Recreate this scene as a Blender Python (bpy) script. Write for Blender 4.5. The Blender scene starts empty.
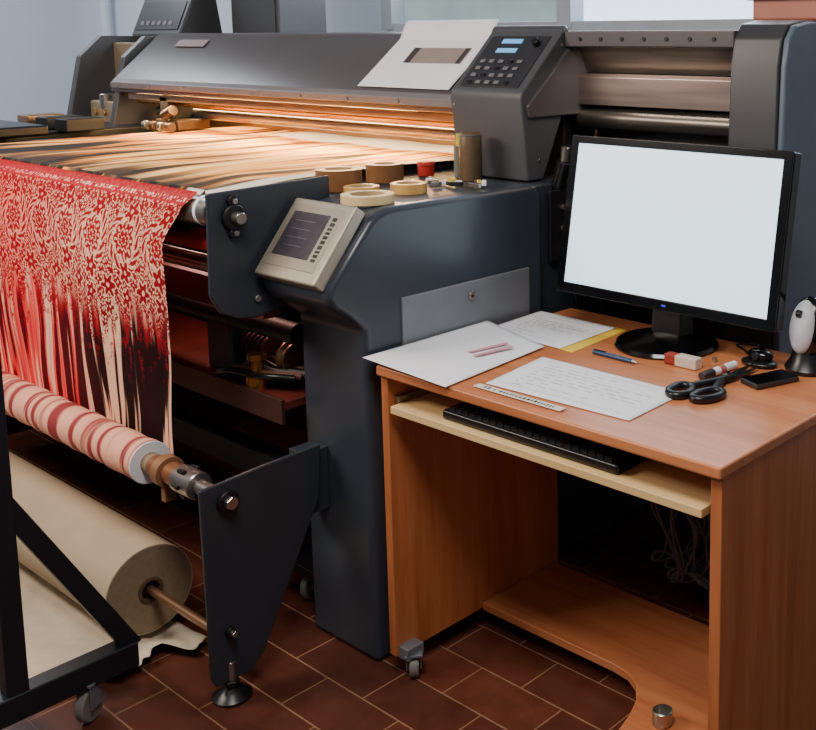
import bpy, bmesh, math, random
import numpy as np
from mathutils import Vector, Matrix
random.seed(3); np.random.seed(3)
R=math.radians
# ---------------------------------------------------------------- helpers
def lin(c):
    o=[]
    for v in c[:3]:
        v/=255.0
        o.append(v/12.92 if v<=0.04045 else ((v+0.055)/1.055)**2.4)
    return (o[0],o[1],o[2],1.0)
MATS={}
def mat(name,col,rough=0.5,metal=0.0,var=0.06,scale=12.0,bump=0.0,stretch=(1,1,1),emit=0.0,spec=0.5,coat=0.0):
    if name in MATS: return MATS[name]
    m=bpy.data.materials.new(name); m.use_nodes=True
    nt=m.node_tree; N=nt.nodes; L=nt.links
    p=N['Principled BSDF']
    p.inputs['Roughness'].default_value=rough
    p.inputs['Metallic'].default_value=metal
    p.inputs['Specular IOR Level'].default_value=spec
    p.inputs['Coat Weight'].default_value=coat
    tc=N.new('ShaderNodeTexCoord'); mp=N.new('ShaderNodeMapping')
    mp.inputs['Scale'].default_value=stretch
    L.new(tc.outputs['Object'],mp.inputs['Vector'])
    nz=N.new('ShaderNodeTexNoise'); nz.inputs['Scale'].default_value=scale; nz.inputs['Detail'].default_value=4
    L.new(mp.outputs['Vector'],nz.inputs['Vector'])
    rp=N.new('ShaderNodeValToRGB')
    c=lin(col)
    rp.color_ramp.elements[0].position=0.3; rp.color_ramp.elements[1].position=0.7
    rp.color_ramp.elements[0].color=tuple(max(0,v*(1-var)) for v in c[:3])+(1,)
    rp.color_ramp.elements[1].color=tuple(min(1,v*(1+var)) for v in c[:3])+(1,)
    L.new(nz.outputs['Fac'],rp.inputs['Fac']); L.new(rp.outputs['Color'],p.inputs['Base Color'])
    if bump>0:
        b=N.new('ShaderNodeBump'); b.inputs['Strength'].default_value=bump; b.inputs['Distance'].default_value=0.002
        L.new(nz.outputs['Fac'],b.inputs['Height']); L.new(b.outputs['Normal'],p.inputs['Normal'])
    if emit>0:
        p.inputs['Emission Color'].default_value=c; p.inputs['Emission Strength'].default_value=emit
    MATS[name]=m; return m
def woodmat(name,axis,c1,c2,rough=0.38):
    m=bpy.data.materials.new(name); m.use_nodes=True
    nt=m.node_tree; N=nt.nodes; L=nt.links; p=N['Principled BSDF']; p.inputs['Roughness'].default_value=rough
    tc=N.new('ShaderNodeTexCoord'); mp=N.new('ShaderNodeMapping')
    s=[20,20,20]; s[axis]=1.6; mp.inputs['Scale'].default_value=s
    L.new(tc.outputs['Object'],mp.inputs['Vector'])
    n1=N.new('ShaderNodeTexNoise'); n1.inputs['Scale'].default_value=1.0; n1.inputs['Detail'].default_value=6; n1.inputs['Distortion'].default_value=0.6
    L.new(mp.outputs['Vector'],n1.inputs['Vector'])
    n2=N.new('ShaderNodeTexNoise'); n2.inputs['Scale'].default_value=5.0; n2.inputs['Detail'].default_value=3
    L.new(mp.outputs['Vector'],n2.inputs['Vector'])
    mx=N.new('ShaderNodeMath'); mx.operation='MULTIPLY_ADD'; mx.inputs[1].default_value=0.35
    L.new(n2.outputs['Fac'],mx.inputs[0]); L.new(n1.outputs['Fac'],mx.inputs[2])
    rp=N.new('ShaderNodeValToRGB'); rp.color_ramp.elements[0].position=0.48; rp.color_ramp.elements[1].position=0.88
    rp.color_ramp.elements[0].color=lin(c1); rp.color_ramp.elements[1].color=lin(c2)
    L.new(mx.outputs[0],rp.inputs['Fac']); L.new(rp.outputs['Color'],p.inputs['Base Color'])
    return m
def attrmat(name,rough=0.8,spec=0.3,sheen=0.0):
    m=bpy.data.materials.new(name); m.use_nodes=True
    nt=m.node_tree; p=nt.nodes['Principled BSDF']; p.inputs['Roughness'].default_value=rough
    p.inputs['Specular IOR Level'].default_value=spec
    a=nt.nodes.new('ShaderNodeAttribute'); a.attribute_name='Col'
    nt.links.new(a.outputs['Color'],p.inputs['Base Color'])
    return m
def group(name,loc=(0,0,0)):
    e=bpy.data.objects.new(name,None); e.location=loc; e.empty_display_size=0.05
    bpy.context.scene.collection.objects.link(e); return e
def link(name,me,m=None,parent=None,bevel=0,seg=2,smooth=35,solid=0):
    o=bpy.data.objects.new(name,me); bpy.context.scene.collection.objects.link(o)
    if m is not None: me.materials.append(m)
    if smooth:
        for p in me.polygons: p.use_smooth=True
        me.set_sharp_from_angle(angle=R(smooth))
    if solid:
        s=o.modifiers.new('sol','SOLIDIFY'); s.thickness=solid; s.offset=0
    if bevel:
        b=o.modifiers.new('bev','BEVEL'); b.width=bevel; b.segments=seg; b.limit_method='ANGLE'; b.angle_limit=R(30); b.harden_normals=True
    if parent is not None:
        o.parent=parent; o.matrix_parent_inverse=Matrix.Translation(-Vector(parent.location))
    return o
def mesh(name,verts,faces):
    me=bpy.data.meshes.new(name); me.from_pydata([tuple(v) for v in verts],[],faces)
    bm=bmesh.new(); bm.from_mesh(me); bmesh.ops.recalc_face_normals(bm,faces=bm.faces); bm.to_mesh(me); bm.free()
    me.update(); return me
BF=[(0,1,3,2),(4,6,7,5),(0,4,5,1),(2,3,7,6),(0,2,6,4),(1,5,7,3)]
def box(name,x0,x1,y0,y1,z0,z1,m,parent=None,bevel=0.002,seg=2):
    v=[(x,y,z) for x in (x0,x1) for y in (y0,y1) for z in (z0,z1)]
    return link(name,mesh(name,v,BF),m,parent,bevel,seg)
def obox(name,o,ux,uy,uz,m,parent=None,bevel=0.001,seg=2):
    o=Vector(o);ux=Vector(ux)/2;uy=Vector(uy)/2;uz=Vector(uz)/2
    v=[o+a*ux+b*uy+c*uz for a in(-1,1) for b in(-1,1) for c in(-1,1)]
    return link(name,mesh(name,v,BF),m,parent,bevel,seg)
def prism(name,poly,x0,x1,m,parent=None,bevel=0.003,seg=3,axis='x'):
    n=len(poly); v=[]
    for x in (x0,x1):
        for (a,b) in poly:
            v.append((x,a,b) if axis=='x' else ((a,b,x) if axis=='z' else (a,x,b)))
    f=[tuple(range(n)),tuple(range(2*n-1,n-1,-1))]+[(i,(i+1)%n,n+(i+1)%n,n+i) for i in range(n)]
    return link(name,mesh(name,v,f),m,parent,bevel,seg)
def lathe(name,prof,loc,m,parent=None,axis=(0,0,1),seg=40,close=False,bevel=0):
    q=Vector((0,0,1)).rotation_difference(Vector(axis).normalized())
    v=[];f=[];n=len(prof)
    for i in range(seg):
        a=2*math.pi*i/seg
        for r,z in prof: v.append(Vector(loc)+q@Vector((r*math.cos(a),r*math.sin(a),z)))
    for i in range(seg):
        j=(i+1)%seg
        for k in range(n-1 if not close else n):
            k2=(k+1)%n
            f.append((i*n+k,j*n+k,j*n+k2,i*n+k2))
    me=mesh(name,v,f)
    bm=bmesh.new(); bm.from_mesh(me); bmesh.ops.remove_doubles(bm,verts=bm.verts,dist=1e-5); bmesh.ops.recalc_face_normals(bm,faces=bm.faces); bm.to_mesh(me); bm.free()
    return link(name,me,m,parent,bevel)
def cyl(name,p0,p1,r,m,parent=None,seg=32,r2=None,ch=None):
    p0=Vector(p0);p1=Vector(p1);h=(p1-p0).length; r2=r if r2 is None else r2
    c=min(r,r2)*0.08 if ch is None else ch
    return lathe(name,[(0,0),(r-c,0),(r,c),(r2,h-c),(r2-c,h),(0,h)],p0,m,parent,(p1-p0),seg)
def ring(name,loc,ro,ri,h,m,parent=None,axis=(0,0,1),seg=48):
    c=0.001
    return lathe(name,[(ri,0),(ro-c,0),(ro,c),(ro,h-c),(ro-c,h),(ri,h)],loc,m,parent,axis,seg,close=True)
def tube(name,pts,r,m,parent=None,cyclic=False,res=8):
    cu=bpy.data.curves.new(name,'CURVE'); cu.dimensions='3D'; cu.bevel_depth=r; cu.bevel_resolution=3; cu.use_fill_caps=True
    s=cu.splines.new('NURBS'); s.points.add(len(pts)-1)
    for i,p in enumerate(pts): s.points[i].co=(p[0],p[1],p[2],1)
    s.order_u=min(4,len(pts)); s.use_endpoint_u=not cyclic; s.use_cyclic_u=cyclic; s.resolution_u=res
    o=bpy.data.objects.new(name,cu); bpy.context.scene.collection.objects.link(o); cu.materials.append(m)
    if parent is not None:
        o.parent=parent; o.matrix_parent_inverse=Matrix.Translation(-Vector(parent.location))
    return o
def grid(name,fn,nu,nv,m,parent=None,cfn=None,solid=0):
    us=np.linspace(0,1,nu+1); vs=np.linspace(0,1,nv+1)
    U,V=np.meshgrid(us,vs,indexing='ij'); X,Y,Z=fn(U,V)
    co=np.stack([X,Y,Z],-1).reshape(-1,3)
    f=[]
    for i in range(nu):
        for j in range(nv):
            a=i*(nv+1)+j; f.append((a,a+nv+1,a+nv+2,a+1))
    me=bpy.data.meshes.new(name); me.from_pydata(co.tolist(),[],f); me.update()
    if cfn is not None:
        c=cfn(U,V); c=np.concatenate([c,np.ones(c.shape[:2]+(1,))],-1).reshape(-1)
        at=me.color_attributes.new('Col','FLOAT_COLOR','POINT'); at.data.foreach_set('color',c.astype(np.float32))
    o=link(name,me,m,parent,0,2,0,solid)
    for p in me.polygons: p.use_smooth=True
    return o
def vnoise(x,y,seed=0):
    rs=np.random.RandomState(seed); T=rs.rand(256,256)
    x=np.asarray(x,float)+40; y=np.asarray(y,float)+40
    xi=np.floor(x).astype(int); yi=np.floor(y).astype(int); fx=x-xi; fy=y-yi
    fx=fx*fx*(3-2*fx); fy=fy*fy*(3-2*fy)
    a=T[xi%256,yi%256];b=T[(xi+1)%256,yi%256];c=T[xi%256,(yi+1)%256];d=T[(xi+1)%256,(yi+1)%256]
    return (a*(1-fx)+b*fx)*(1-fy)+(c*(1-fx)+d*fx)*fy
def L3(c): return np.array(lin(c)[:3])
def mixc(A,B,t):
    t=np.clip(t,0,1)[...,None]; return A*(1-t)+B*t
def ss(a,b,x):
    t=np.clip((x-a)/(b-a),0,1); return t*t*(3-2*t)
# ---------------------------------------------------------------- materials
slate=mat('slate_blue_paint',(54,61,70),0.29,0,0.05,6,0.0)
slate2=mat('slate_plate_paint',(46,52,60),0.4,0,0.08,8)
dark=mat('dark_steel',(28,27,29),0.5,0.2,0.1,10)
blk=mat('black_plastic',(16,16,18),0.32,0,0.1)
gloss=mat('gloss_black',(10,10,11),0.15,0,0.05,spec=0.5)
greyp=mat('warm_grey_cover',(84,78,80),0.33,0.1,0.05,5)
greyd=mat('mid_grey_cover',(72,73,76),0.4,0.0,0.05,5)
steel=mat('brushed_steel',(170,165,158),0.28,0.9,0.08,30,0,(1,20,20))
brass=mat('brass_rail',(200,150,80),0.25,0.9,0.1,20)
warmst=mat('warm_steel',(165,130,100),0.35,0.85,0.15,8,0,(0.5,8,8))
silver=mat('silver_panel',(126,129,136),0.45,0.4,0.04,20)
champ=mat('champagne_bezel',(166,157,142),0.35,0.4,0.05)
white=mat('white_paper',(240,240,246),0.75,0,0.02,6)
kraft=mat('kraft_paper',(178,160,132),0.8,0,0.05,8,0.05)
palep=mat('pale_packing_paper',(224,208,182),0.85,0,0.06,20,0.15)
kraftd=mat('kraft_roll_end',(142,122,96),0.85,0,0.10,60,0.15)
redst=mat('red_oxide_steel',(92,36,30),0.45,0.1,0.25,8)
framebl=mat('black_frame_paint',(27,30,36),0.4,0.1,0.1,10)
rubber=mat('grey_caster',(120,116,110),0.5,0,0.1)
screen=mat('monitor_screen',(212,236,250),0.3,0,0.0,emit=1.35)
lcd=mat('blue_lcd',(110,180,235),0.3,0,0.0,emit=0.5)
keym=mat('key_grey',(110,110,112),0.5)
wood_x=woodmat('beech_veneer_top',0,(182,106,64),(208,134,88),0.33)
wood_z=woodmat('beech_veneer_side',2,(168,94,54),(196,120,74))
tray_m=woodmat('light_laminate',0,(222,186,126),(236,204,148),0.45)
wallm=mat('wall_paint',(214,222,232),0.8,0,0.03,1.5,0.05)
# ---------------------------------------------------------------- room
def floor_mat():
    m=bpy.data.materials.new('terracotta_tiles'); m.use_nodes=True; nt=m.node_tree;N=nt.nodes;L=nt.links;p=N['Principled BSDF']
    tc=N.new('ShaderNodeTexCoord'); mp=N.new('ShaderNodeMapping'); L.new(tc.outputs['Object'],mp.inputs['Vector'])
    mp.inputs['Location'].default_value=(0.07,0.03,0)
    b=N.new('ShaderNodeTexBrick'); b.inputs['Scale'].default_value=1; b.inputs['Brick Width'].default_value=0.26; b.inputs['Row Height'].default_value=0.13
    b.inputs['Mortar Size'].default_value=0.0024; b.inputs['Mortar Smooth'].default_value=0.3
    b.inputs['Color1'].default_value=lin((102,54,38)); b.inputs['Color2'].default_value=lin((74,38,28)); b.inputs['Mortar'].default_value=lin((146,106,78))
    L.new(mp.outputs['Vector'],b.inputs['Vector'])
    nz=N.new('ShaderNodeTexNoise'); nz.inputs['Scale'].default_value=9; nz.inputs['Detail'].default_value=6; nz.inputs['Roughness'].default_value=0.65; L.new(mp.outputs['Vector'],nz.inputs['Vector'])
    mx=N.new('ShaderNodeMix'); mx.data_type='RGBA'; mx.blend_type='OVERLAY'; mx.inputs[0].default_value=0.75
    L.new(b.outputs['Color'],mx.inputs[6]); L.new(nz.outputs['Fac'],mx.inputs[7]); L.new(mx.outputs[2],p.inputs['Base Color'])
    bp=N.new('ShaderNodeBump'); bp.invert=True; bp.inputs['Strength'].default_value=0.5; bp.inputs['Distance'].default_value=0.003
    L.new(b.outputs['Fac'],bp.inputs['Height']); L.new(bp.outputs['Normal'],p.inputs['Normal'])
    rr=N.new('ShaderNodeMapRange'); rr.inputs[3].default_value=0.28; rr.inputs[4].default_value=0.55; L.new(nz.outputs['Fac'],rr.inputs[0]); L.new(rr.outputs[0],p.inputs['Roughness'])
    return m
box('floor',-7.5,3,-3,3.5,-0.1,0,floor_mat(),None,0)
WY=3.4
def wallpieces(name,rects,m):
    v=[];f=[]
    for (x0,x1,z0,z1) in rects:
        b=len(v); v+=[(x,y,z) for x in (x0,x1) for y in (WY,WY+0.15) for z in (z0,z1)]
        f+=[tuple(i+b for i in q) for q in BF]
    return link(name,mesh(name,v,f),m,None,0,2,0)
wx0,wx1,wz0,wz1=-4.15,-1.0,1.56,2.5
wallpieces('wall_back',[(-7.5,wx0,0,2.9),(wx1,3,0,2.9),(wx0,wx1,0,wz0),(wx0,wx1,wz1,2.9)],wallm)
box('wall_left',-7.65,-7.5,-3,3.55,0,2.9,wallm,None,0)
fr=mat('window_frame_paint',(165,172,180),0.5)
sky=mat('frosted_glass',(214,232,250),0.6,0,0.05,2,emit=2.2)
sky2=mat('shaded_glass',(140,158,158),0.4,0,0.25,3,emit=0.5)
w=group('window_1',((wx0+wx1)/2,WY,wz0))
box('frame_bottom',wx0,wx1,WY-0.03,WY+0.1,wz0-0.03,wz0+0.03,fr,w)
box('frame_top',wx0,wx1,WY-0.03,WY+0.1,wz1-0.03,wz1+0.03,fr,w)
for i,x in enumerate((wx0,-3.0,-1.95,wx1)):
    box('mullion_%d'%i,x-0.04,x+0.04,WY-0.035,WY+0.1,wz0,wz1,fr,w)
box('glass_1',wx0,-3.0,WY+0.05,WY+0.06,wz0,wz1,sky2,w,0)
box('glass_2',-3.0,wx1,WY+0.05,WY+0.06,wz0,wz1,sky,w,0)
pi=group('wall_pipe',(-6.9,3.3,0)); cyl('pipe',(-6.9,3.33,0),(-6.9,3.33,2.9),0.03,wallm,pi)
for z in(0.8,1.9): ring('clamp_%d'%(z*10),(-6.9,3.33,z),0.038,0.03,0.03,steel,pi)
# ---------------------------------------------------------------- textile printer
P=group('textile_printer',(-3.0,2.2,0))
XR=-1.97
head=[(1.51,0.0),(1.51,0.80),(1.505,0.845),(1.47,0.875),(1.425,0.905),(1.405,0.935),(1.415,0.965),(1.53,1.10),(1.56,1.118),(1.60,1.125),(2.08,1.125),(2.12,1.10),(2.12,0.0)]
prism('console_body',head,-2.235,XR,slate,P,0.018,4)
box('console_shelf',-2.43,-2.235,1.63,2.45,0.98,1.123,slate,P,0.008)
box('console_rear',-2.43,XR-0.02,2.11,2.9,0,1.12,slate2,P,0.01)
box('console_door',XR-0.004,XR+0.006,1.615,2.058,0.72,0.902,silver,P,0.003)
cyl('door_lock',(XR+0.006,1.84,0.865),(XR+0.012,1.84,0.865),0.012,steel,P)
cyl('lock_slot',(XR+0.0121,1.84,0.865),(XR+0.014,1.84,0.865),0.004,blk,P)
t=Vector((0,0.608,0.794)); n=Vector((0,-0.794,0.608)); c0=Vector((-2.1055,1.464,1.0385))
obox('touch_housing',c0+n*0.006,(0.237,0,0),t*0.21,n*0.035,champ,P,0.006,3)
obox('touch_recess',c0+n*0.0235+t*0.006-Vector((0.006,0,0)),(0.20,0,0),t*0.165,n*0.003,mat('panel_inner',(146,138,124),0.4,0.2),P,0.002)
obox('touch_screen',c0+n*0.0255+t*0.01-Vector((0.018,0,0)),(0.14,0,0),t*0.118,n*0.002,mat('dim_lcd',(64,58,66),0.25,0,0.2,40),P,0.001)
for i in range(4):
    obox('menu_row_%d'%i,c0+n*0.0268+t*(0.045-0.022*i)-Vector((0.028,0,0)),(0.08-0.01*(i%2),0,0),t*0.002,n*0.0006,mat('dim_text',(88,82,92),0.4),P,0)
rs=random.Random(4); q=-0.05
while q<0.06:
    L_=rs.uniform(0.006,0.010)
    obox('side_letter',c0+n*0.0255+t*(q+L_/2)+Vector((0.072,0,0)),(0.016,0,0),t*L_,n*0.001,blk if rs.random()<0.6 else dark,P,0.0003); q+=L_+0.004
up=[(1.285,1.166),(1.62,1.176),(1.62,0.90),(1.56,0.878),(1.40,0.853),(1.35,0.858),(1.305,0.88),(1.28,0.925)]
prism('upper_side_plate',up,-2.252,-2.24,slate2,P,0.004)
cyl('plate_flange',(-2.24,1.345,1.106),(-2.226,1.345,1.106),0.03,dark,P)
cyl('plate_axle',(-2.226,1.345,1.106),(-2.20,1.345,1.106),0.014,steel,P)
for dy,dz in ((0.0,0.038),(0.0,-0.038)):
    cyl('flange_ear',(-2.24,1.345+dy,1.106+dz),(-2.228,1.345+dy,1.106+dz),0.014,dark,P); cyl('flange_bolt',(-2.228,1.345+dy,1.106+dz),(-2.222,1.345+dy,1.106+dz),0.007,steel,P,6)
cyl('plate_bolt',(-2.24,1.40,0.90),(-2.234,1.40,0.90),0.009,steel,P,6)
TU=group('take_up_side_frame',(-2.13,1.3,0))
lo=[(1.162,0.523),(1.30,0.531),(1.481,0.537),(1.47,0.40),(1.30,0.075),(1.265,0.045),(1.175,0.045),(1.165,0.07)]
prism('lower_side_plate',lo,-2.137,-2.125,slate2,TU,0.004)
box('lower_plate_bracket',-2.2,-2.137,1.44,1.509,0.36,0.52,slate2,TU)
for y,z,r in ((1.224,0.481,0.026),(1.213,0.169,0.012),):
    cyl('bearing',(-2.125,y,z),(-2.112,y,z),r,dark,TU); cyl('bearing_nut',(-2.112,y,z),(-2.098,y,z),r*0.6,steel,TU,6)
cyl('foot_stem',(-2.131,1.215,0.02),(-2.131,1.215,0.09),0.010,steel,TU)
lathe('foot_pad',[(0,0),(0.042,0),(0.045,0.008),(0.03,0.02),(0.014,0.03),(0,0.032)],(-2.131,1.215,0),blk,TU)
cyl('foot_nut',(-2.131,1.215,0.03),(-2.131,1.215,0.045),0.018,dark,TU,6)
box('print_table',-4.3,-2.43,1.34,2.5,1.04,1.135,dark,P,0.004)
cyl('front_roller',(-4.35,1.315,1.12),(-2.253,1.315,1.12),0.036,steel,P)
cyl('front_roller_cap',(-2.300,1.315,1.12),(-2.285,1.315,1.12),0.037,white,P)
box('table_left_end',-4.75,-4.3,1.4,2.6,0,1.16,dark,P,0.01)
box('left_rail_housing',-4.7,-4.12,1.5,1.75,1.16,1.2,blk,P,0.01)
cyl('left_round_cap',(-3.95,1.42,1.13),(-3.95,1.42,1.18),0.07,blk,P)
for i in range(3): box('left_rail_block_%d'%i,-4.65+0.17*i,-4.55+0.17*i,1.85,2.0,1.16,1.21,[warmst,dark,dark][i],P,0.006)
# machinery under the table
box('rear_panel',-4.7,-2.43,2.45,2.5,0.0,1.04,dark,P)
box('cross_beam_red',-4.3,-2.25,1.42,1.47,0.84,0.915,redst,P)
cyl('tension_roller_1',(-4.3,1.36,1.03),(-2.253,1.36,1.03),0.026,mat('red_glow_roller',(170,34,40),0.35),P)  # red glow behind the cloth painted into the roller colour
cyl('tension_roller_2',(-4.3,1.38,0.965),(-2.253,1.38,0.965),0.022,steel,P)
cyl('tension_roller_3',(-4.3,1.52,0.78),(-2.253,1.52,0.78),0.028,dark,P)
box('shelf_red',-4.3,-2.24,1.46,1.75,0.60,0.622,redst,P)
box('shelf_red_lip',-4.3,-2.24,1.452,1.462,0.565,0.63,mat('dark_lip',(60,30,28),0.45,0.1,0.2),P)
box('lower_cross_beam',-4.3,-2.2,1.50,1.56,0.36,0.43,dark,P)
box('side_frame_inner',-2.30,-2.236,1.56,2.4,0.0,0.95,dark,P)
box('motor_block',-2.66,-2.54,1.5,1.64,0.622,0.76,greyd,P,0.01)
cyl('motor_can',(-2.54,1.57,0.69),(-2.43,1.57,0.69),0.05,mat('motor_red',(110,50,42),0.5),P)
for k in range(5): ring('motor_fin_%d'%k,(-2.53+0.02*k,1.57,0.69),0.055,0.05,0.006,dark,P,(1,0,0))
cyl('motor_shaft',(-2.43,1.57,0.69),(-2.36,1.57,0.69),0.014,steel,P)
lathe('pulley',[(0.01,0),(0.045,0),(0.045,0.006),(0.036,0.012),(0.036,0.022),(0.045,0.028),(0.045,0.034),(0.01,0.034)],(-2.37,1.57,0.69),warmst,P,(1,0,0),40,True)
lathe('valve',[(0,0),(0.03,0),(0.03,0.03),(0.015,0.035),(0.015,0.07),(0.025,0.075),(0.025,0.09),(0,0.09)],(-2.40,1.49,0.622),brass,P)
box('terminal_strip',-2.62,-2.42,1.62,1.66,0.80,0.90,greyd,P,0.004)
for i in range(6): cyl('terminal_%d'%i,(-2.60+0.03*i,1.62,0.85),(-2.60+0.03*i,1.605,0.85),0.008,brass,P,10)
for i in range(9):
    y=1.47+0.02*i
    tube('hose_%d'%i,[(-2.56+0.03*i,y,0.63),(-2.48+0.01*i,y-0.02,0.67+0.010*i),(-2.40,y+0.02,0.645),(-2.33,y,0.67),(-2.28,y+0.05,0.66)],0.009,[blk,mat('hose_brown',(110,72,54),0.5),mat('hose_grey',(100,96,92),0.5)][i%3],P)
# gantry beam
beam=[(2.125,1.30),(2.118,1.335),(2.135,1.352),(2.335,1.53),(2.36,1.54),(2.60,1.54),(2.62,1.52),(2.62,1.33),(2.40,1.30)]
prism('beam_cover',beam,-4.40,-2.02,greyp,P,0.006)
prism('beam_lip',[(2.105,1.318),(2.105,1.342),(2.13,1.357),(2.135,1.33)],-4.36,-2.05,mat('lip_grey',(116,110,110),0.4),P,0.003)
for i in range(9): cyl('beam_rivet_%d'%i,(-4.3+0.25*i,2.10,1.33),(-4.3+0.25*i,2.107,1.33),0.005,steel,P,10)
obox('beam_label',(-4.05,2.293,1.4995),(0.22,0,0),(0,0.03,0.0268),(0,-0.001,0.0012),mat('label_pink',(140,116,114),0.6),P,0)
box('recess_back',-4.35,-2.43,2.50,2.52,1.13,1.34,warmst,P)
cyl('rail_1',(-4.35,2.22,1.262),(-2.3,2.22,1.262),0.012,brass,P)
cyl('rail_2',(-4.35,2.3,1.215),(-2.3,2.3,1.215),0.02,steel,P)
box('rail_guard',-4.35,-2.3,2.17,2.19,1.27,1.295,warmst,P)
box('carriage_plate',-4.12,-3.95,2.16,2.3,1.16,1.20,mat('carriage_metal',(90,74,58),0.4,0.6),P,0.006)
cyl('carriage_knob',(-4.03,2.15,1.215),(-3.96,2.15,1.24),0.02,mat('carriage_metal',(90,74,58),0.4,0.6),P)
box('carriage_head',-4.1,-4.04,2.17,2.28,1.20,1.29,dark,P,0.004)
for i in range(4): cyl('carriage_roller_%d'%i,(-4.15+0.06*i,2.13,1.175),(-4.12+0.06*i,2.13,1.175),0.018,[steel,mat('carriage_metal',(90,74,58),0.4,0.6)][i%2],P)
lb=[(2.12,1.10),(2.20,1.44),(2.30,1.53),(2.62,1.53),(2.62,1.0),(2.12,1.0)]
prism('left_bracket_outer',lb,-4.86,-4.82,greyd,P,0.006)
prism('left_bracket_inner',lb,-4.46,-4.42,greyd,P,0.006)
tan=mat('tan_metal',(170,150,122),0.4,0.4)
box('left_bracket_back',-4.82,-4.46,2.35,2.62,1.0,1.5,tan,P,0.005)
box('left_bracket_block',-4.76,-4.52,2.2,2.35,1.05,1.25,tan,P,0.01)
cyl('left_bracket_cup',(-4.64,2.22,1.22),(-4.64,2.22,1.28),0.03,steel,P)
for i in range(3): cyl('bracket_bolt_%d'%i,(-4.7+0.08*i,2.19,1.2),(-4.7+0.08*i,2.2,1.2),0.014,brass,P,10)
cb=[(2.125,1.123),(2.10,1.35),(2.105,1.372),(2.268,1.535),(2.275,1.550),(2.288,1.558),(2.302,1.55),(2.306,1.53),(2.300,1.36),(2.19,1.123)]
prism('control_box',cb,-2.315,-2.03,greyd,P,0.010,4)
T=Vector((0,0.7071,0.7071)); Nn=Vector((0,-0.7071,0.7071)); O=Vector((-2.1725,2.105,1.372))
def cp(dx,s,h): return O+Vector((dx,0,0))+T*s+Nn*h
obox('control_face',cp(0,0.115,0.001),(0.235,0,0),T*0.20,Nn*0.004,mat('panel_dark',(44,44,48),0.4),P,0.002)
for j,s in enumerate((0.192,0.155)): obox('lcd_%d'%j,cp(-0.02,s,0.004),(0.08,0,0),T*0.017,Nn*0.003,lcd,P,0.001)
for i in range(5):
    for j in range(4):
        obox('key_%d_%d'%(i,j),cp(-0.085+0.037*i,0.030+0.027*j,0.005),(0.02,0,0),T*0.012,Nn*0.004,keym if (i*3+j)%4 else blk,P,0.002)
cyl('estop',cp(0.085,0.18,0.002),cp(0.085,0.18,0.02),0.012,blk,P)
for y,z in ((2.17,1.36),(2.27,1.50),(2.17,1.18)): cyl('box_screw',(-2.031,y,z),(-2.027,y,z),0.006,steel,P,10)
box('gantry_link',-2.25,-2.06,2.31,2.45,1.12,1.50,dark,P,0.006)
for i in range(4):
    tube('drag_cable_%d'%i,[(-2.0,2.28+0.03*i,1.15),(-1.96,2.26+0.03*i,1.0),(-1.98,2.2+0.03*i,0.85),(-1.93,2.25,0.7)],0.01,blk,P)
cyl('lever',(-1.99,2.2,1.1),(-1.96,2.2,1.18),0.02,blk,P); cyl('lever_knob',(-1.96,2.2,1.18),(-1.955,2.2,1.22),0.012,steel,P)
box('junction_plate',-1.985,-1.97,2.15,2.26,0.9,1.10,dark,P,0.003)
for i in range(3): cyl('junction_bolt_%d'%i,(-1.97,2.2,0.93+0.06*i),(-1.963,2.2,0.93+0.06*i),0.008,steel,P,8)
# right section
box('right_top_bar',-2.03,-1.46,2.28,2.36,1.495,1.54,greyp,P,0.004)
for i in range(7): cyl('bar_hole_%d'%i,(-1.97+0.075*i,2.277,1.517),(-1.97+0.075*i,2.282,1.517),0.006,blk,P,12)
prism('right_cover_1',[(2.33,1.495),(2.35,1.495),(2.40,1.42),(2.37,1.42)],-2.03,-1.46,mat('grey_steel_a',(128,118,108),0.3,0.85,0.25,5,0,(0.6,9,9)),P,0.002)
prism('right_cover_2',[(2.33,1.41),(2.35,1.42),(2.36,1.33),(2.33,1.33)],-2.03,-1.46,mat('grey_steel_b',(130,116,110),0.33,0.7,0.25,5,0,(0.6,9,9)),P,0.002)
cyl('right_roller',(-2.03,2.36,1.29),(-1.46,2.36,1.29),0.032,mat('dull_roller',(100,94,88),0.3,0.8),P)
box('right_shelf',-2.03,-1.46,2.26,2.5,1.19,1.215,dark,P,0.004)
box('right_body',-2.03,-1.36,2.30,2.95,0.25,1.20,dark,P,0.01)
box('right_back',-2.03,-1.40,2.42,2.95,1.2,1.5,dark,P,0.01)
rh=[(2.38,1.565),(2.315,1.555),(2.285,1.52),(2.272,1.45),(2.262,1.2),(2.262,1.0),(2.262,0.3),(3.05,0.3),(3.05,1.565)]
prism('right_end_housing',rh,-1.465,-1.325,mat('housing_grey',(58,58,61),0.4),P,0.006,3)
rh2=[(a+(0.004 if a<2.4 else 0),b-0.004 if b>1.5 else b) for a,b in rh]
prism('right_end_side_cover',rh2,-1.325,-1.305,mat('bluegrey_side',(92,104,118),0.4),P,0.008,3)
for x in (-4.6,-2.36,-1.5):
    for y in (2.3,2.8): box('leg_%d_%d'%(x*10,y*10),x-0.04,x+0.04,y-0.04,y+0.04,0,0.35,dark,P)
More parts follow.
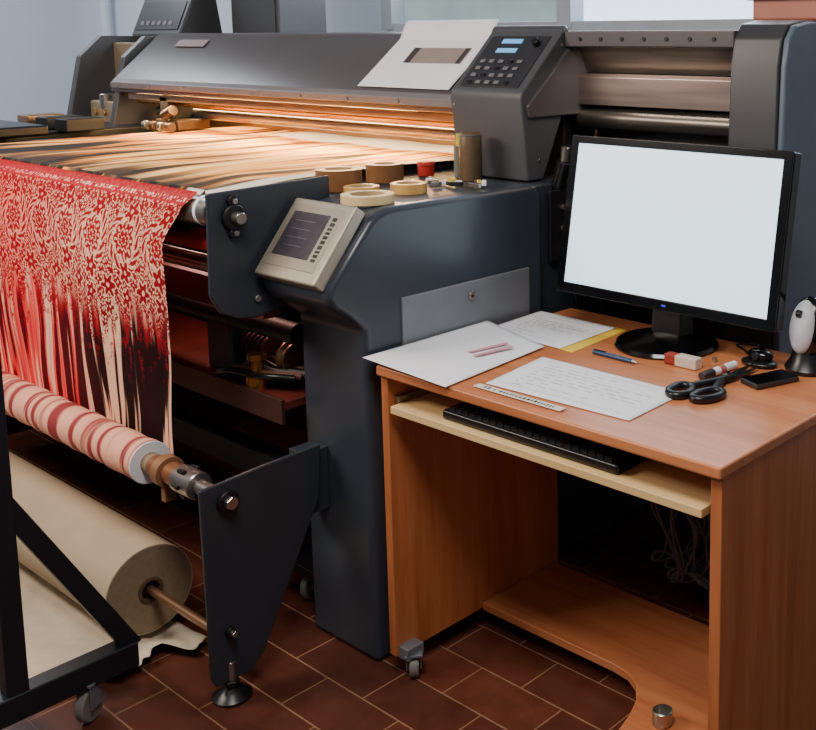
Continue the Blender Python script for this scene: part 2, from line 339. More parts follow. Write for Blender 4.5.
# ---------------------------------------------------------------- fabric
fab=attrmat('printed_fabric_cloth',0.72,0.2)
G=group('printed_fabric',(-3.2,1.3,0.6))
cream=L3((252,202,170)); pink=L3((250,84,80)); red=L3((172,0,28)); dred=L3((96,0,18)); black=L3((28,5,7)); hot=L3((226,12,40))  # print colours, made stronger to carry the cloth's warm backlit glow
FX0,FX1=-4.0,-2.305
def lace(s,d):
    s=s+0.008*(vnoise(s*30,d*30,51)-0.5)+0.004*(vnoise(s*90,d*90,53)-0.5)
    d=d+0.008*(vnoise(s*30,d*30,52)-0.5)+0.004*(vnoise(s*90,d*90,54)-0.5)
    P0=0.168
    u=s/P0; col=np.floor(u); cxx=u-col-0.5; dy=(d-0.150)/P0
    r=np.sqrt(cxx**2+(dy*0.92)**2); th=np.arctan2(dy,cxx)
    # net ground: many small crossing threads
    w1=vnoise(s*26,d*26,1)*6; w2=vnoise(s*24,d*24,2)*6
    q1=np.sin(s*380+2.0*np.sin(d*160)+w1)*np.sin(d*380+2.0*np.sin(s*160)+w2)
    m=(q1>-0.16).astype(float)
    # wreath of leaves around each rose
    m=np.where(np.abs(r-0.405)<0.06,(np.cos(14*th+60*(r-0.40))>-0.45).astype(float),m)
    m=np.where((np.abs(r-0.330)<0.020)&(np.cos(28*th)>-0.75),0.0,m)
    m=np.where((np.abs(r-0.475)<0.013)&(np.cos(36*th)>-0.6),0.0,m)
    # rose: eight petals, each with its own outline, and a beaded heart
    pet=np.abs(np.cos(4*th)); e2=0.215+0.085*pet**0.6
    m=np.where(r<0.31,0.0,m); m=np.where(r<e2,1.0,m)
    e1=0.125+0.045*np.abs(np.sin(4*th)); m=np.where(np.abs(r-e1)<0.013,0.0,m)
    m=np.where((r>0.18)&(r<e2-0.035)&(pet>0.93),0.0,m)
    m=np.where((np.abs(r-0.065)<0.016)&(np.cos(8*th)>-0.3),0.0,m)
    # blossoms and sprigs in the gaps, above and below
    for (ox,oy,sc,k) in ((0.5,-0.47,0.18,5),(0.5,0.50,0.20,5),(0.0,-0.70,0.14,6),(0.0,0.76,0.20,6),(0.26,0.68,0.11,4),(0.74,0.68,0.11,4),(0.5,0.92,0.16,5),(0.0,1.12,0.13,5),(0.22,0.98,0.09,4),(0.78,0.98,0.09,4)):
        dx=u-ox-np.round(u-ox); dyy=dy-oy; r2=np.sqrt(dx**2+dyy**2)/sc; t2=np.arctan2(dyy,dx)
        ed=0.74+0.24*np.cos(k*t2)
        m=np.where((r2>ed)&(r2<ed+0.17),0.0,m); m=np.where(r2<ed,1.0,m); m=np.where(r2<0.2,0.0,m)
    return m
def ccol(U,V,s,d):
    S=s.shape+(3,); B=lambda c: np.broadcast_to(c,S)
    wob=0.03*(vnoise(s*6,d*5,9)-0.5)
    n1=vnoise((s+wob)*34,d*2.6,4); n2=vnoise((s+wob*1.5)*80,d*4,5); n3=vnoise(s*6,d*2.0,6); n4=vnoise((s+wob)*180,d*8,8)
    st=0.42*n1+0.34*n2+0.24*n4
    right=ss(0.50,1.05,s)
    base=mixc(B(pink),B(cream),ss(0.48,0.66,st+0.20*(n3-0.5)+0.10*right))
    base=mixc(base,B(hot),(1-ss(0.38,0.54,st))*0.9)
    f=0.58*n1+0.28*n2+0.14*n4
    h=ss(0.26,0.72,d)
    thr=0.36+0.18*right+0.05*np.sin(h*3.14)
    dk=1-ss(thr-0.05,thr+0.03,f)
    low=ss(0.27,0.40,d+0.18*(n1-0.5)+0.06*n2)
    bottom=mixc(base,mixc(B(dred),B(black),right*0.95+0.3*n3-0.05),dk*low)
    lc=lace(s,d)
    hang=d+0.12*(vnoise(s*46,s*0+3,11)-0.5)+0.05*(vnoise(s*13,s*0+5,12)-0.5)
    fade=1-ss(0.35,0.40,hang)
    drop=vnoise(s*85,d*50,13)
    fade2=np.maximum(fade,(1-ss(0.40,0.52,hang))*(drop>0.62))
    topbg=mixc(B(cream),B(pink),(1-ss(0.1,0.9,s))*0.8+0.25*n3)
    bg=mixc(topbg,bottom,ss(0.26,0.36,d+0.08*(n1-0.5)))
    redd=mixc(B(red),B(dred),0.45*right*ss(0.12,0.35,d)+0.25*n3)
    out=mixc(bg,redd,lc*fade2)
    band=(d<0.016)|((d>0.024)&(d<0.030))|((d>0.036)&(d<0.050)&(np.cos(s*320)>0))
    out=mixc(out,B(red),band.astype(float)*0.9)
    return out
FH=0.70
def hf(U,V):
    x=FX0+(FX1-FX0)*U - (0.115*ss(0,0.22,V)+0.065*V)*U
    z=1.165-V*FH
    y=1.268+0.026*V*V - (0.011*np.sin(U*17+1)*ss(0.05,0.5,V) + 0.005*np.sin(U*41+V*3)*ss(0.1,0.7,V))*(1-0.85*ss(0.6,0.95,V))
    y=y+0.03*(1-ss(0,0.05,V))
    return x,y,z
grid('hanging_cloth',hf,860,450,fab,G,lambda U,V: ccol(U,V,U*1.64-0.35,V*FH))
glow_gold=L3((242,150,44)); wh=L3((255,216,146)); brn=L3((118,56,12)); bk=L3((20,11,7))  # warm lamp glow painted into the table cloth's gold tones
TX1=-2.42
def tf(U,V):
    x=-4.05+(TX1+4.05+0.11*(1-ss(0,0.3,V)))*U; y=1.298+V*1.2
    z=1.152+0.004*np.sin(U*23)*np.sin(V*9)-0.02*(1-ss(0,0.03,V))+U*0
    z=np.where(V<0.02,z+0.02,z)
    return x,y,z
def tcf(U,V):
    x=U*1.63; y=V*1.2; w=0.06*(vnoise(x*5,y*5,21)-0.5)
    n1=vnoise((x+w)*24,y*2.4,22); n2=vnoise((x+w)*56,y*4.2,23); n3=vnoise(x*4,y*3,24); n4=vnoise((x+w)*130,y*8,25)
    st=0.42*n1+0.33*n2+0.25*n4
    S=x.shape+(3,); B=lambda c: np.broadcast_to(c,S)
    c=mixc(B(brn),B(glow_gold),ss(0.34,0.50,st))
    c=mixc(c,B(wh),ss(0.55,0.68,st+0.08*ss(0.3,1,V)))
    dk=1-ss(0.36,0.45,0.55*n1+0.35*n2+0.10*n4+0.12*(V-0.45)+0.12*(n3-0.5))
    dk=np.maximum(dk,(1-ss(0.08,0.30,V+0.26*(n1-0.5)))*ss(0.22,0.5,n2+0.1)*0.95)
    c=mixc(c,B(bk),dk)
    edge=ss(0.955,0.965,U); c=mixc(c,B(L3((225,215,200))),edge)
    strip=ss(0.84,0.85,V)*ss(0.25,0.3,U); c=mixc(c,B(L3((190,196,210))),strip)
    return c
grid('table_cloth',tf,520,360,fab,G,tcf)
# wound roll of cloth
FR=group('fabric_roll',(-3.0,1.225,0.483))
RY,RZ=1.225,0.483
def rf(U,V):
    x=-4.0+(1.533)*U; a=V*2*math.pi; rr=0.052+0.0012*np.sin(x*60)
    return x,RY+rr*np.cos(a),RZ+rr*np.sin(a)
def rc(U,V):
    x=U*1.533; n=vnoise(x*40+0.6*np.sin(V*6.28),x*0+0.5,31); n2=vnoise(x*120,x*0+1.5,32)
    S=x.shape+(3,)
    c=mixc(np.broadcast_to(L3((150,58,62)),S),np.broadcast_to(L3((240,176,148)),S),ss(0.34,0.52,0.68*n+0.32*n2))
    return c
grid('cloth_winding',rf,600,40,fab,FR,rc)
ring('roll_end',(-2.470,RY,RZ),0.053,0.024,0.004,white,FR,(1,0,0))
ring('core',(-2.54,RY,RZ),0.026,0.016,0.10,kraftd,FR,(1,0,0))
cyl('chuck_sleeve',(-2.44,RY,RZ),(-2.32,RY,RZ),0.027,mat('copper_tube',(150,100,70),0.4,0.5),FR)
ring('chuck_collar',(-2.40,RY,RZ),0.038,0.026,0.03,mat('collar_tan',(150,110,76),0.5,0.3),FR,(1,0,0))
box('collar_strap',-2.395,-2.375,RY-0.015,RY+0.015,RZ-0.075,RZ-0.03,mat('collar_tan',(150,110,76),0.5,0.3),FR,0.003)
cyl('chuck',(-2.32,RY,RZ),(-2.24,RY,RZ),0.033,steel,FR)
cyl('chuck_neck',(-2.24,RY,RZ),(-2.138,RY,RZ),0.018,steel,FR)
for k in range(6):
    a=k*math.pi/3; cyl('chuck_bolt_%d'%k,(-2.30,RY+0.032*math.cos(a),RZ+0.032*math.sin(a)),(-2.27,RY+0.036*math.cos(a),RZ+0.036*math.sin(a)),0.006,dark,FR,8)
cyl('shaft',(-4.2,RY,RZ),(-2.138,RY,RZ),0.012,steel,FR)
KR=group('kraft_paper_roll',(-3.0,1.21,0.155)); KY,KZ=1.21,0.150
lathe('paper_winding',[(0.028,0),(0.112,0),(0.114,0.002),(0.114,1.398),(0.113,1.4),(0.086,1.4005),(0.085,1.3995),(0.05,1.3998),(0.03,1.399),(0.028,1.39)],(-3.88,KY,KZ),kraft,KR,(1,0,0),72)
ring('roll_face',(-2.4805,KY,KZ),0.110,0.031,0.0012,kraftd,KR,(1,0,0),64)
ring('cardboard_core',(-2.50,KY,KZ),0.032,0.024,0.026,mat('core_dark',(90,68,48),0.8),KR,(1,0,0))
cyl('core_inside',(-2.52,KY,KZ),(-2.485,KY,KZ),0.025,blk,KR)
cyl('shaft',(-4.1,KY,KZ),(-2.138,KY,KZ),0.011,warmst,KR)
def pf(U,V):
    tear=0.09*(vnoise(V*7,V*0,44)-0.5)+0.03*(vnoise(V*25,V*0,45)-0.5)
    x=-3.85+(1.50+tear-0.10*V)*U
    wv=0.16*(vnoise(U*9,U*0,41)-0.25)+0.03*(vnoise(U*34,U*0,43)-0.5)
    y=1.29-(0.40+wv)*V
    z=0.004+0.026*np.abs(np.sin(U*13+V*5))*V*(1-V)*2+0.022*ss(0.7,1,V)*vnoise(U*14,V*3,46)+0.012*vnoise(U*22,V*8,42)+0.014*ss(0.85,1,U)
    return x,y,z
FP=group('loose_packing_paper',(-3.1,1.0,0)); grid('crumpled_sheet',pf,180,60,palep,FP,None,0.0008)
# ---------------------------------------------------------------- black stand, front left
S=group('roll_stand',(-2.3,0.9,0))
bx=-2.30
box('post',bx-0.03,bx+0.01,0.80,0.845,0.1,1.12,framebl,S,0.004)
obox('base_bar',(bx-0.01,0.90,0.115),(0.05,0,0),(0,0.36,0),(0,0,0.06),framebl,S,0.004)
obox('brace',(bx-0.01,0.95,0.35),(0.03,0,0),Vector((0,0.25,-0.44)),Vector((0,0.44,0.25)).normalized()*0.04,framebl,S,0.003)
box('rear_bar',-3.6,bx,0.80,0.84,0.50,0.55,framebl,S,0.004)
box('label_plate',bx-0.01,bx+0.02,0.815,0.822,1.09,1.22,mat('cream_card',(222,210,190),0.7),S,0.002)
def caster(name,g,x,y,z,r=0.038,ang=0.6):
    ca,sa=math.cos(ang),math.sin(ang)
    ax=Vector((ca,sa,0)); o=Vector((x,y,r))
    cyl(name+'_wheel',o-ax*0.011,o+ax*0.011,r,rubber,g)
    cyl(name+'_hub',o-ax*0.0125,o+ax*0.0125,r*0.4,steel,g)
    for s_ in(-1,1): obox(name+'_fork_%d'%s_,o+ax*0.017*s_+Vector((0,0,r*0.55)),ax*0.003,Vector((-sa,ca,0))*r*0.9,(0,0,r*1.4),silver,g,0.001)
    obox(name+'_crown',o+Vector((0,0,r*1.3)),ax*0.042,Vector((-sa,ca,0))*0.04,(0,0,0.006),silver,g,0.001)
    cyl(name+'_stem',(x,y,r*2.2),(x,y,z+0.01),0.008,steel,g)
caster('caster_1',S,bx-0.005,0.97,0.09,0.04,0.5)
caster('caster_2',S,bx-0.9,0.82,0.09,0.04,0.5)
box('base_bar_rear',bx-0.93,bx-0.01,0.80,0.84,0.09,0.14,framebl,S,0.004)
caster('machine_caster',P,-2.36,1.60,0.10,0.04,0.2); box('caster_mount',-2.42,-2.28,1.55,1.66,0.09,0.12,dark,P,0.003)
# ---------------------------------------------------------------- desk
D=group('computer_desk',(-1.44,1.83,0)); dz=0.775; x0,x1,y0,y1=-1.915,-0.968,1.49,2.17
box('top',x0,x1,y0,y1,dz-0.024,dz,wood_x,D,0.005,3)
box('side_left',x0+0.003,x0+0.027,y0+0.012,2.08,0.055,dz-0.024,wood_z,D,0.002)
box('side_right',x1-0.029,x1-0.004,y0+0.012,2.10,0.055,dz-0.024,wood_z,D,0.002)
sh=[(x0+0.027,2.06),(x0+0.027,1.785),(-1.45,1.785),(-1.40,1.778),(-1.36,1.755),(-1.325,1.71),(-1.305,1.66),(-1.29,1.60),(-1.26,1.55),(-1.20,1.52),(x1-0.029,1.515),(x1-0.029,2.06)]
prism('lower_shelf',sh,0.05,0.072,wood_x,D,0.003,2,'z')
box('keyboard_tray',x0+0.040,x1-0.044,1.497,1.86,0.666,0.684,tray_m,D,0.002)
for i,x in enumerate((x0+0.028,x1-0.042)): box('tray_slide_%d'%i,x,x+0.012,1.52,1.9,0.674,0.70,steel,D,0.001)
caster('caster_1',D,x0+0.05,1.535,0.05,0.026,0.9); caster('caster_2',D,x1-0.05,1.545,0.05,0.026,0.4)
caster('caster_3',D,x0+0.05,2.03,0.05,0.026,0.2); caster('caster_4',D,x1-0.05,2.03,0.05,0.026,0.4)
box('caster_bracket',x0+0.02,x0+0.06,1.51,1.56,0.05,0.08,silver,D,0.002)
K=group('keyboard',(-1.4,1.6,0.69)); box('case',-1.72,-1.22,1.515,1.67,0.685,0.706,blk,K,0.006,3)
kv=[];kf=[]
for i in range(22):
    for j in range(6):
        a=-1.705+0.0212*i;b_=1.524+0.0225*j; bb=len(kv)
        kv+=[(x,y,z) for x in(a,a+0.018) for y in (b_,b_+0.018) for z in (0.706,0.713)]; kf+=[tuple(q+bb for q in f_) for f_ in BF]
link('keys',mesh('keys',kv,kf),mat('key_black',(34,34,38),0.4),K,0,2,0)
tn=group('metal_tin',(-1.23,1.66,0.072)); lathe('tin_body',[(0,0),(0.02,0),(0.022,0.004),(0.022,0.03),(0.019,0.032),(0.019,0.006),(0,0.006)],(-1.23,1.68,0.073),steel,tn)
# ---------------------------------------------------------------- monitor
M=group('computer_monitor',(-1.49,2.04,dz))
tt=Vector((0,0.07,0.40)).normalized(); nn=Vector((0,-0.40,0.07)).normalized(); mc=Vector((-1.487,2.035,1.072))
obox('housing',mc-nn*0.02,(0.65,0,0),tt*0.405,nn*0.04,gloss,M,0.008,4)
obox('rear_bulge',mc-nn*0.05,(0.42,0,0),tt*0.27,nn*0.03,blk,M,0.012,4)
for nm,dx,ds,wx,wt in (('bezel_left',-0.3135,0,0.023,0.405),('bezel_right',0.3135,0,0.023,0.405),('bezel_top',0,0.1925,0.65,0.02),('bezel_bottom',0,-0.1895,0.65,0.026)):
    obox(nm,mc+Vector((dx,0,0))+tt*ds+nn*0.002,(wx,0,0),tt*wt,nn*0.006,gloss,M,0.002)
obox('screen',mc+tt*0.003+nn*0.0008,(0.604,0,0),tt*0.36,nn*0.0016,screen,M,0)
obox('power_button',mc-tt*0.19+nn*0.0055+Vector((0.02,0,0)),(0.012,0,0),tt*0.004,nn*0.001,mat('blue_led',(60,90,200),0.3,emit=0.4),M,0)
prism('neck',[(2.035,dz+0.01),(2.045,0.98),(2.085,0.98),(2.10,dz+0.01)],-1.535,-1.445,blk,M,0.008,3)
lathe('base',[(0,0),(0.125,0),(0.128,0.006),(0.123,0.013),(0.07,0.022),(0.045,0.03),(0,0.032)],(-1.487,2.038,dz),gloss,M,seg=64)
# ---------------------------------------------------------------- items on the desk
marks_m=mat('faint_ink',(132,128,146),0.8); pinkm=mat('rose_print',(206,150,165),0.8); yel=mat('yellow_card',(236,196,60),0.7)
def sheet(name,pts,m,lift=None,z=dz+0.001,marks=None):
    g=group(name,(pts[0][0],pts[0][1],z))
    A,B,C,Dd=[Vector((p[0],p[1],p[2] if len(p)>2 else z)) for p in pts]
    def fn(U,V):
        o=[]
        for k in range(3): o.append((A[k]*(1-U)+B[k]*U)*(1-V)+(Dd[k]*(1-U)+C[k]*U)*V)
        if lift: o[2]=o[2]+lift(U,V)
        return o
    grid('sheet',fn,24,24,m,g,None,0.0006)
    if marks:
        v=[];f=[]
        for (u0,u1,v0,v1) in marks:
            b=len(v)
            for (u,w_) in ((u0,v0),(u1,v0),(u1,v1),(u0,v1)):
                q=fn(np.array(u),np.array(w_)); v.append((float(q[0]),float(q[1]),float(q[2])+0.0007))
            f.append((b,b+1,b+2,b+3))
        link('print_marks',mesh('pm',v,f),marks_m,g,0,2,0)
    return g
def lines(n,u0,u1,v0,v1,seed=0):
    rs=random.Random(seed); out=[]
    for i in range(n):
        u=u0+(u1-u0)*i/n
        v=v0
        while v<v1:
            w_=rs.uniform(0.02,0.09); out.append((u,u+0.009,v,min(v+w_,v1))); v+=w_+rs.uniform(0.01,0.05)
            if rs.random()<0.1: break
    for uu in (u0-0.04,u1): out.append((uu,uu+0.004,v0-0.03,v1))
    return out
sheet('cardboard_folder',[(-1.90,1.86),(-1.93,2.085),(-1.645,2.085),(-1.625,1.845)],yel)
sheet('paper_sheet',[(-1.93,1.86),(-1.945,2.08),(-1.675,2.075),(-1.665,1.845)],white,None,dz+0.0035,lines(9,0.18,0.85,0.15,0.85,1))
sheet('paper_sheet',[(-1.62,1.555),(-1.655,1.775),(-1.245,1.775),(-1.235,1.57)],white,None,dz+0.002,lines(9,0.15,0.9,0.12,0.9,2))
s1=sheet('paper_sheet',[(-1.955,1.485,dz+0.012),(-1.958,1.89,dz+0.014),(-1.70,1.83,dz+0.006),(-1.664,1.478,dz+0.004)],white,lambda U,V:0.006*np.sin(U*3.14)*V*(1-V)*4)
for k in range(2):
    obox('bar_%d'%k,(-1.775+0.030*k,1.715-0.012*k,dz+0.0162),(0.016,0.11,0.0),(0.014,-0.002,0),(0,0,0.0006),pinkm,s1,0)
ru=group('ruler',(-1.5,1.52,dz)); obox('ruler_body',(-1.50,1.532,dz+0.0035),(0.25,0.0,0),(0,0.020,0),(0,0,0.002),mat('clear_ruler',(225,218,208),0.3),ru,0.0005)
rv=[];rf_=[]
rs=random.Random(5); x=-1.60
while x<-1.40:
    w_=rs.uniform(0.004,0.009); b=len(rv); h_=rs.uniform(0.007,0.010); rv+=[(x,1.527,dz+0.0047),(x+w_,1.527,dz+0.0047),(x+w_*0.8,1.527+h_,dz+0.0047),(x+w_*0.2,1.527+h_,dz+0.0047)]; rf_.append((b,b+1,b+2,b+3)); x+=w_+(0.003 if rs.random()<0.8 else 0.012)
link('ruler_text',mesh('rt',rv,rf_),dark,ru,0,2,0)
pn=group('ballpoint_pen',(-1.52,1.87,dz)); bluep=mat('blue_pen',(26,70,110),0.3)
cyl('barrel',(-1.58,1.872,dz+0.006),(-1.46,1.868,dz+0.006),0.0055,bluep,pn); cyl('tip',(-1.46,1.868,dz+0.006),(-1.445,1.8675,dz+0.005),0.005,steel,pn,16,0.001,0.0003)
obox('clip',(-1.56,1.871,dz+0.0125),(0.035,0,0),(0,0.003,0),(0,0,0.0015),blk,pn,0)
er=group('eraser',(-1.36,1.93,dz)); box('rubber',-1.405,-1.372,1.915,1.94,dz+0.001,dz+0.025,mat('rust_red',(150,50,34),0.6),er,0.003); box('sleeve',-1.374,-1.315,1.914,1.941,dz+0.001,dz+0.026,mat('cream_sleeve',(215,196,180),0.5),er,0.002)
mk=group('marker_pen',(-1.27,1.90,dz)); cyl('body',(-1.262,1.905,dz+0.010),(-1.256,1.985,dz+0.010),0.009,white,mk); cyl('cap',(-1.265,1.865,dz+0.010),(-1.262,1.905,dz+0.010),0.0098,mat('cap_dark',(50,36,40),0.4),mk)
ring('label_band',(-1.2605,1.925,dz+0.010),0.0094,0.0085,0.02,mat('pen_label',(190,110,100),0.5),mk,(0.075,1,0))
sc=group('scissors',(-1.23,1.85,dz))
def loop(cx_,cy_,rx,ry,ang,z):
    pts=[]
    for k in range(12):
        a=2*math.pi*k/12; px=rx*math.cos(a); py=ry*math.sin(a)
        pts.append((cx_+px*math.cos(ang)-py*math.sin(ang),cy_+px*math.sin(ang)+py*math.cos(ang),z))
    return pts
tube('handle_1',loop(-1.250,1.765,0.024,0.037,0.25,dz+0.009),0.009,blk,sc,True)
tube('handle_2',loop(-1.188,1.775,0.022,0.040,-0.2,dz+0.009),0.009,blk,sc,True)
tube('shank_1',[(-1.244,1.80,dz+0.010),(-1.228,1.83,dz+0.012),(-1.213,1.875,dz+0.012),(-1.21,1.91,dz+0.011)],0.009,blk,sc)
tube('shank_2',[(-1.195,1.81,dz+0.009),(-1.204,1.835,dz+0.010),(-1.22,1.875,dz+0.011),(-1.225,1.91,dz+0.011)],0.009,blk,sc)
bld=mat('blade_steel',(90,90,94),0.3,0.9)
prism('blade_1',[(-1.222,1.88),(-1.206,1.88),(-1.202,1.96),(-1.208,2.015),(-1.216,1.96)],dz+0.007,dz+0.009,bld,sc,0,2,'z')
prism('blade_2',[(-1.226,1.88),(-1.210,1.88),(-1.214,1.96),(-1.226,2.015),(-1.230,1.96)],dz+0.0095,dz+0.0115,bld,sc,0,2,'z')
cyl('pivot',(-1.216,1.885,dz+0.004),(-1.216,1.885,dz+0.022),0.006,steel,sc)
ph=group('mobile_phone',(-1.14,1.95,dz)); pa=Vector((0.053,0.14,0)).normalized(); pb=Vector((pa.y,-pa.x,0))
obox('body',(-1.143,1.95,dz+0.007),pb*0.06,pa*0.118,(0,0,0.012),mat('phone_rim',(70,70,74),0.3,0.6),ph,0.004,4)
obox('glass',(-1.143,1.95,dz+0.0134),pb*0.056,pa*0.113,(0,0,0.001),gloss,ph,0.0003)
bt=group('push_pin',(-1.32,2.0,dz)); cyl('pin',(-1.32,2.00,dz),(-1.32,2.00,dz+0.010),0.006,steel,bt)
ms=group('computer_mouse',(-1.154,2.10,dz))
lathe('cradle',[(0,0),(0.052,0),(0.054,0.010),(0.042,0.028),(0.036,0.046),(0,0.05)],(-1.12,2.08,dz),blk,ms)
def ell(name,c,r,m,parent,seg=32,rings=20,tilt=0.0,yc=1.0):
    v=[];f=[]
    for i in range(rings+1):
        ph_=math.pi*i/rings
        for j in range(seg):
            a=2*math.pi*j/seg
            p=Vector((r[0]*math.sin(ph_)*math.cos(a),r[1]*math.sin(ph_)*math.sin(a),r[2]*math.cos(ph_)))
            p.rotate(Matrix.Rotation(tilt,3,'X')); v.append(Vector(c)+p)
    for i in range(rings):
        for j in range(seg): f.append((i*seg+j,i*seg+(j+1)%seg,(i+1)*seg+(j+1)%seg,(i+1)*seg+j))
    me=mesh(name,v,f); bm=bmesh.new(); bm.from_mesh(me); bmesh.ops.remove_doubles(bm,verts=bm.verts,dist=1e-5); bm.to_mesh(me); bm.free()
    return link(name,me,m,parent,0,2,60)
ell('body',(-1.120,2.074,dz+0.102),(0.044,0.028,0.070),gloss,ms,tilt=R(-14))
ell('silver_back',(-1.124,2.062,dz+0.104),(0.033,0.027,0.061),mat('mouse_silver',(196,200,208),0.55),ms,tilt=R(-14))
cyl('wheel',(-1.132,2.043,dz+0.138),(-1.120,2.043,dz+0.138),0.008,blk,ms)
wc=group('webcam',(-1.22,2.06,dz))
ell('base',(-1.225,2.04,dz+0.008),(0.045,0.03,0.010),blk,wc); ell('head',(-1.225,2.045,dz+0.024),(0.033,0.022,0.016),gloss,wc)
cyl('lens',(-1.225,2.020,dz+0.026),(-1.225,2.028,dz+0.026),0.009,dark,wc)
tube('cable',[(-1.25,2.05,dz+0.01),(-1.29,2.08,dz+0.02),(-1.33,2.11,dz+0.006),(-1.36,2.15,dz+0.006),(-1.30,2.16,dz+0.006)],0.003,blk,wc)
# ---------------------------------------------------------------- cables under the desk
cbn=group('cable_bundle',(-1.4,2.1,0.2)); rs=random.Random(8); cabm=mat('cable_grey',(92,88,88),0.4)
for i in range(14):
    x=-1.50+rs.uniform(-0.05,0.14); y=2.10+rs.uniform(0,0.06)
    pts=[(x+rs.uniform(-0.07,0.07),y+rs.uniform(-0.02,0.02),z) for z in (0.72,0.6,0.5,0.4,0.33,0.27,0.2,0.14)]
    pts+=[(pts[-1][0]-0.07,y,0.11),(pts[-1][0]-0.02,y+0.01,0.18),(pts[-1][0]+0.06,y,0.14)]
    tube('cable_%d'%i,pts,0.0035,cabm,cbn)
# ---------------------------------------------------------------- items on the console top
ct=1.1252
tb=mat('brown_tape',(126,86,52),0.35,0,0.08,20); ty=mat('masking_tape',(222,196,140),0.55,0,0.05); tk=mat('tape_core',(190,160,120),0.8)
def tape(x,y,ro,h,m,z=ct,g=None,k=0.68):
    g=g or group('adhesive_tape_roll',(x,y,z)); ring('tape_winding',(x,y,z),ro,ro*k,h,m,g); ring('cardboard_core',(x,y,z+0.0005),ro*k,ro*(k-0.06),h-0.001,tk,g); return g
tape(-2.31,1.70,0.060,0.055,tb,k=0.62); tape(-2.345,1.88,0.052,0.05,tb,k=0.6); tape(-2.07,1.605,0.064,0.022,ty); tape(-2.12,1.775,0.047,0.026,mat('amber_tape',(206,160,90),0.4)); 
tape(-2.19,1.68,0.045,0.022,mat('amber_tape',(206,160,90),0.4))
rc_=group('red_jar',(-2.36,2.02,ct)); cyl('jar_body',(-2.345,2.03,ct),(-2.345,2.03,ct+0.03),0.024,mat('jar_red',(170,40,34),0.4),rc_); cyl('jar_lid',(-2.345,2.03,ct+0.03),(-2.345,2.03,ct+0.042),0.026,mat('jar_lid',(190,60,46),0.4),rc_)
sp=group('spray_can',(-2.17,2.05,ct)); canm=mat('can_label',(110,90,66),0.4,0.2,0.35,14)
lathe('can',[(0,0),(0.030,0),(0.032,0.003),(0.032,0.125),(0.029,0.132),(0.024,0.136),(0,0.137)],(-2.175,2.045,ct),canm,sp); ring('rim',(-2.175,2.045,ct+0.125),0.033,0.029,0.004,steel,sp)
sp2=group('glue_bottle',(-2.24,2.07,ct)); cyl('bottle',(-2.25,2.07,ct),(-2.25,2.07,ct+0.09),0.014,mat('bottle_grey',(110,112,100),0.4),sp2); cyl('yellow_cap',(-2.25,2.07,ct+0.09),(-2.25,2.07,ct+0.125),0.007,mat('cap_yellow',(200,210,60),0.4),sp2)
bc=group('metal_clips',(-2.15,1.93,ct)); rs=random.Random(2)
for i in range(15):
    x=-2.25+0.0165*i; y=1.92+rs.uniform(-0.04,0.05); a=rs.uniform(0,3.1)
    ux=Vector((math.cos(a),math.sin(a),0)); uy=Vector((-ux.y,ux.x,0))
    obox('clip_%d'%i,(x,y,ct+0.006+0.0005*i),ux*rs.uniform(0.02,0.045),uy*0.012,(0,0,0.012),[steel,blk,white,dark,steel,mat('clip_yellow',(200,180,60),0.5),white][i%7],bc,0.002)
def bp(U,V):
    x=-2.80+0.43*U+0.02*V
    s=V; y=2.135+0.205*s; z=1.353+0.182*s+0.004
    up_=ss(0.86,1.0,s); z=z+0.03*up_
    return x,y-0.003,z
pb_=group('paper_sheet',(-2.6,2.2,1.4)); grid('sheet',lambda U,V:bp(U,V*0.98+0.06),20,30,white,pb_,None,0.0006)
Tb=Vector((0,0.205,0.182)).normalized(); Nb=Vector((0,-0.182,0.205)).normalized()
obox('printed_bar',Vector((-2.53,2.255,1.463))+Nb*0.0035,(0.25,0,0),Tb*0.07,Nb*0.0008,mat('grey_print',(150,134,128),0.6),pb_,0)
obox('printed_bar_2',Vector((-2.655,2.255,1.463))+Nb*0.004,(0.03,0,0),Tb*0.07,Nb*0.0008,mat('dark_print',(60,52,50),0.6),pb_,0)
obox('printed_bar_3',Vector((-2.42,2.255,1.463))+Nb*0.004,(0.02,0,0),Tb*0.07,Nb*0.0008,mat('dark_print',(60,52,50),0.6),pb_,0)
TM=group('control_terminal',(-4.7,2.6,1.53))
prism('terminal_body',[(2.50,1.53),(2.62,1.80),(2.68,1.80),(2.72,1.53)],-4.95,-4.52,greyd,TM,0.01)
tt2=Vector((0,0.12,0.27)).normalized(); nn2=Vector((0,-0.27,0.12)).normalized()
obox('terminal_face',Vector((-4.735,2.54,1.62))+nn2*0.002,(0.38,0,0),tt2*0.14,nn2*0.004,mat('panel_dark',(48,48,52),0.4),TM,0.002)
for i in range(6): obox('terminal_key_%d'%i,Vector((-4.87+0.05*i,2.525,1.586))+nn2*0.005,(0.03,0,0),tt2*0.02,nn2*0.003,keym,TM,0.001)
EB=group('equipment_box',(-4.2,2.8,1.54)); box('case',-4.42,-4.05,2.70,2.95,1.402,1.85,mat('grey_box',(70,72,78),0.5),EB,0.01); box('door',-4.40,-4.07,2.694,2.70,1.42,1.83,greyd,EB,0.003)
box('rear_cable_tray',-4.9,-1.5,2.62,2.98,1.2,1.40,dark,P,0.004)
PB=group('plastic_crate',(-1.45,2.75,1.566)); clay=mat('clay_plastic',(188,116,96),0.5,0,0.1,6)
box('crate_body',-1.62,-1.28,2.62,2.95,1.567,1.80,clay,PB,0.01)
box('crate_rim',-1.635,-1.265,2.605,2.965,1.625,1.645,mat('crate_rim',(222,176,158),0.5),PB,0.005)
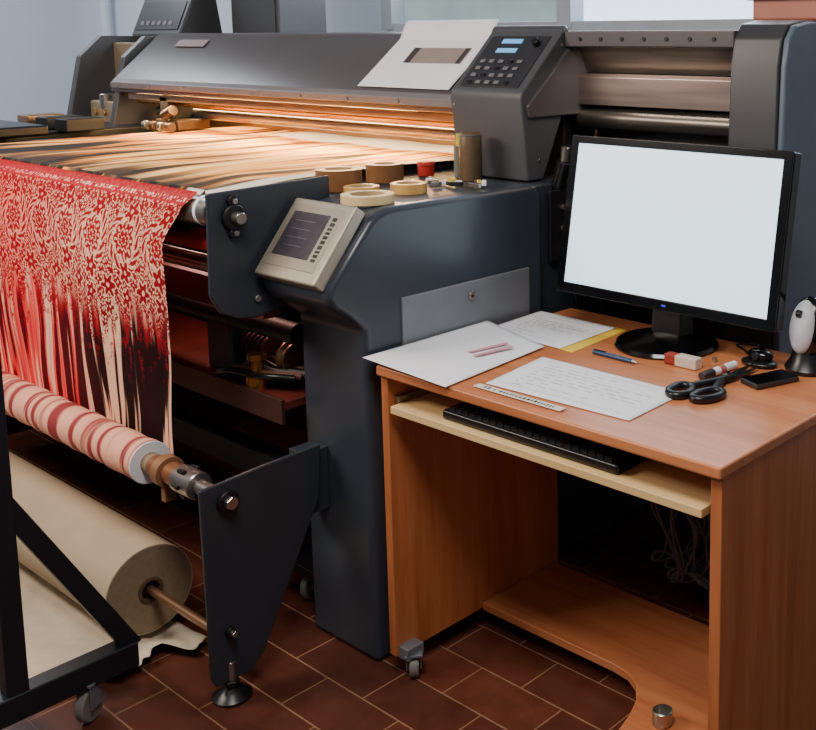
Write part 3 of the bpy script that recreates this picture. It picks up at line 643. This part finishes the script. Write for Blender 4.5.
# ---------------------------------------------------------------- lights
def area(name,loc,rot,sx,sy,e,col):
    l=bpy.data.lights.new(name,'AREA'); l.shape='RECTANGLE'; l.size=sx; l.size_y=sy; l.energy=e; l.color=col
    o=bpy.data.objects.new(name,l); o.location=loc; o.rotation_euler=rot; bpy.context.scene.collection.objects.link(o); return o
area('window_daylight',(-2.6,3.3,2.1),(R(-65),0,0),3.0,0.9,62,(0.82,0.9,1.0))
area('ceiling_or_fill_lamp',(-0.9,0.6,2.75),(R(12),R(-12),0),1.2,0.6,52,(1.0,0.93,0.85))
area('ceiling_or_fill_lamp',(-3.2,0.0,2.2),(R(48),0,0),1.2,0.5,52,(1.0,0.86,0.74))  # added fill light aimed at the hanging cloth
area('ceiling_or_fill_lamp',(-6.0,1.8,2.8),(0,0,0),1.2,0.6,48,(0.85,0.93,1.0))  # added fill light to brighten the left wall
area('printer_dryer_lamp',(-3.35,2.14,1.295),(R(-30),0,0),1.7,0.03,22,(1.0,0.62,0.26))
area('printer_rail_lamp',(-3.35,2.35,1.29),(R(0),0,0),1.7,0.03,8,(1.0,0.62,0.26))
area('printer_head_lamp',(-1.75,2.27,1.47),(R(25),0,0),0.4,0.02,0.8,(1.0,0.85,0.72))
area('red_glow_fill',(-2.75,1.62,1.03),(R(-10),0,0),0.5,0.06,2.2,(1.0,0.5,0.38))  # added lamp that makes the red glow under the print table
W=bpy.data.worlds.new('World'); bpy.context.scene.world=W; W.use_nodes=True
W.node_tree.nodes['Background'].inputs['Color'].default_value=(0.72,0.8,0.9,1); W.node_tree.nodes['Background'].inputs['Strength'].default_value=0.20
# ---------------------------------------------------------------- camera
cam=bpy.data.cameras.new('Camera'); co=bpy.data.objects.new('Camera',cam); bpy.context.scene.collection.objects.link(co)
cam.sensor_fit='HORIZONTAL'; cam.sensor_width=36; cam.lens=1062/816*36
cam.shift_x=(408-620)/816; cam.shift_y=-(365-192)/816
co.location=(0,0,1.52); co.rotation_euler=(math.pi/2-math.atan(154/1062),0,R(38.7))
bpy.context.scene.camera=co
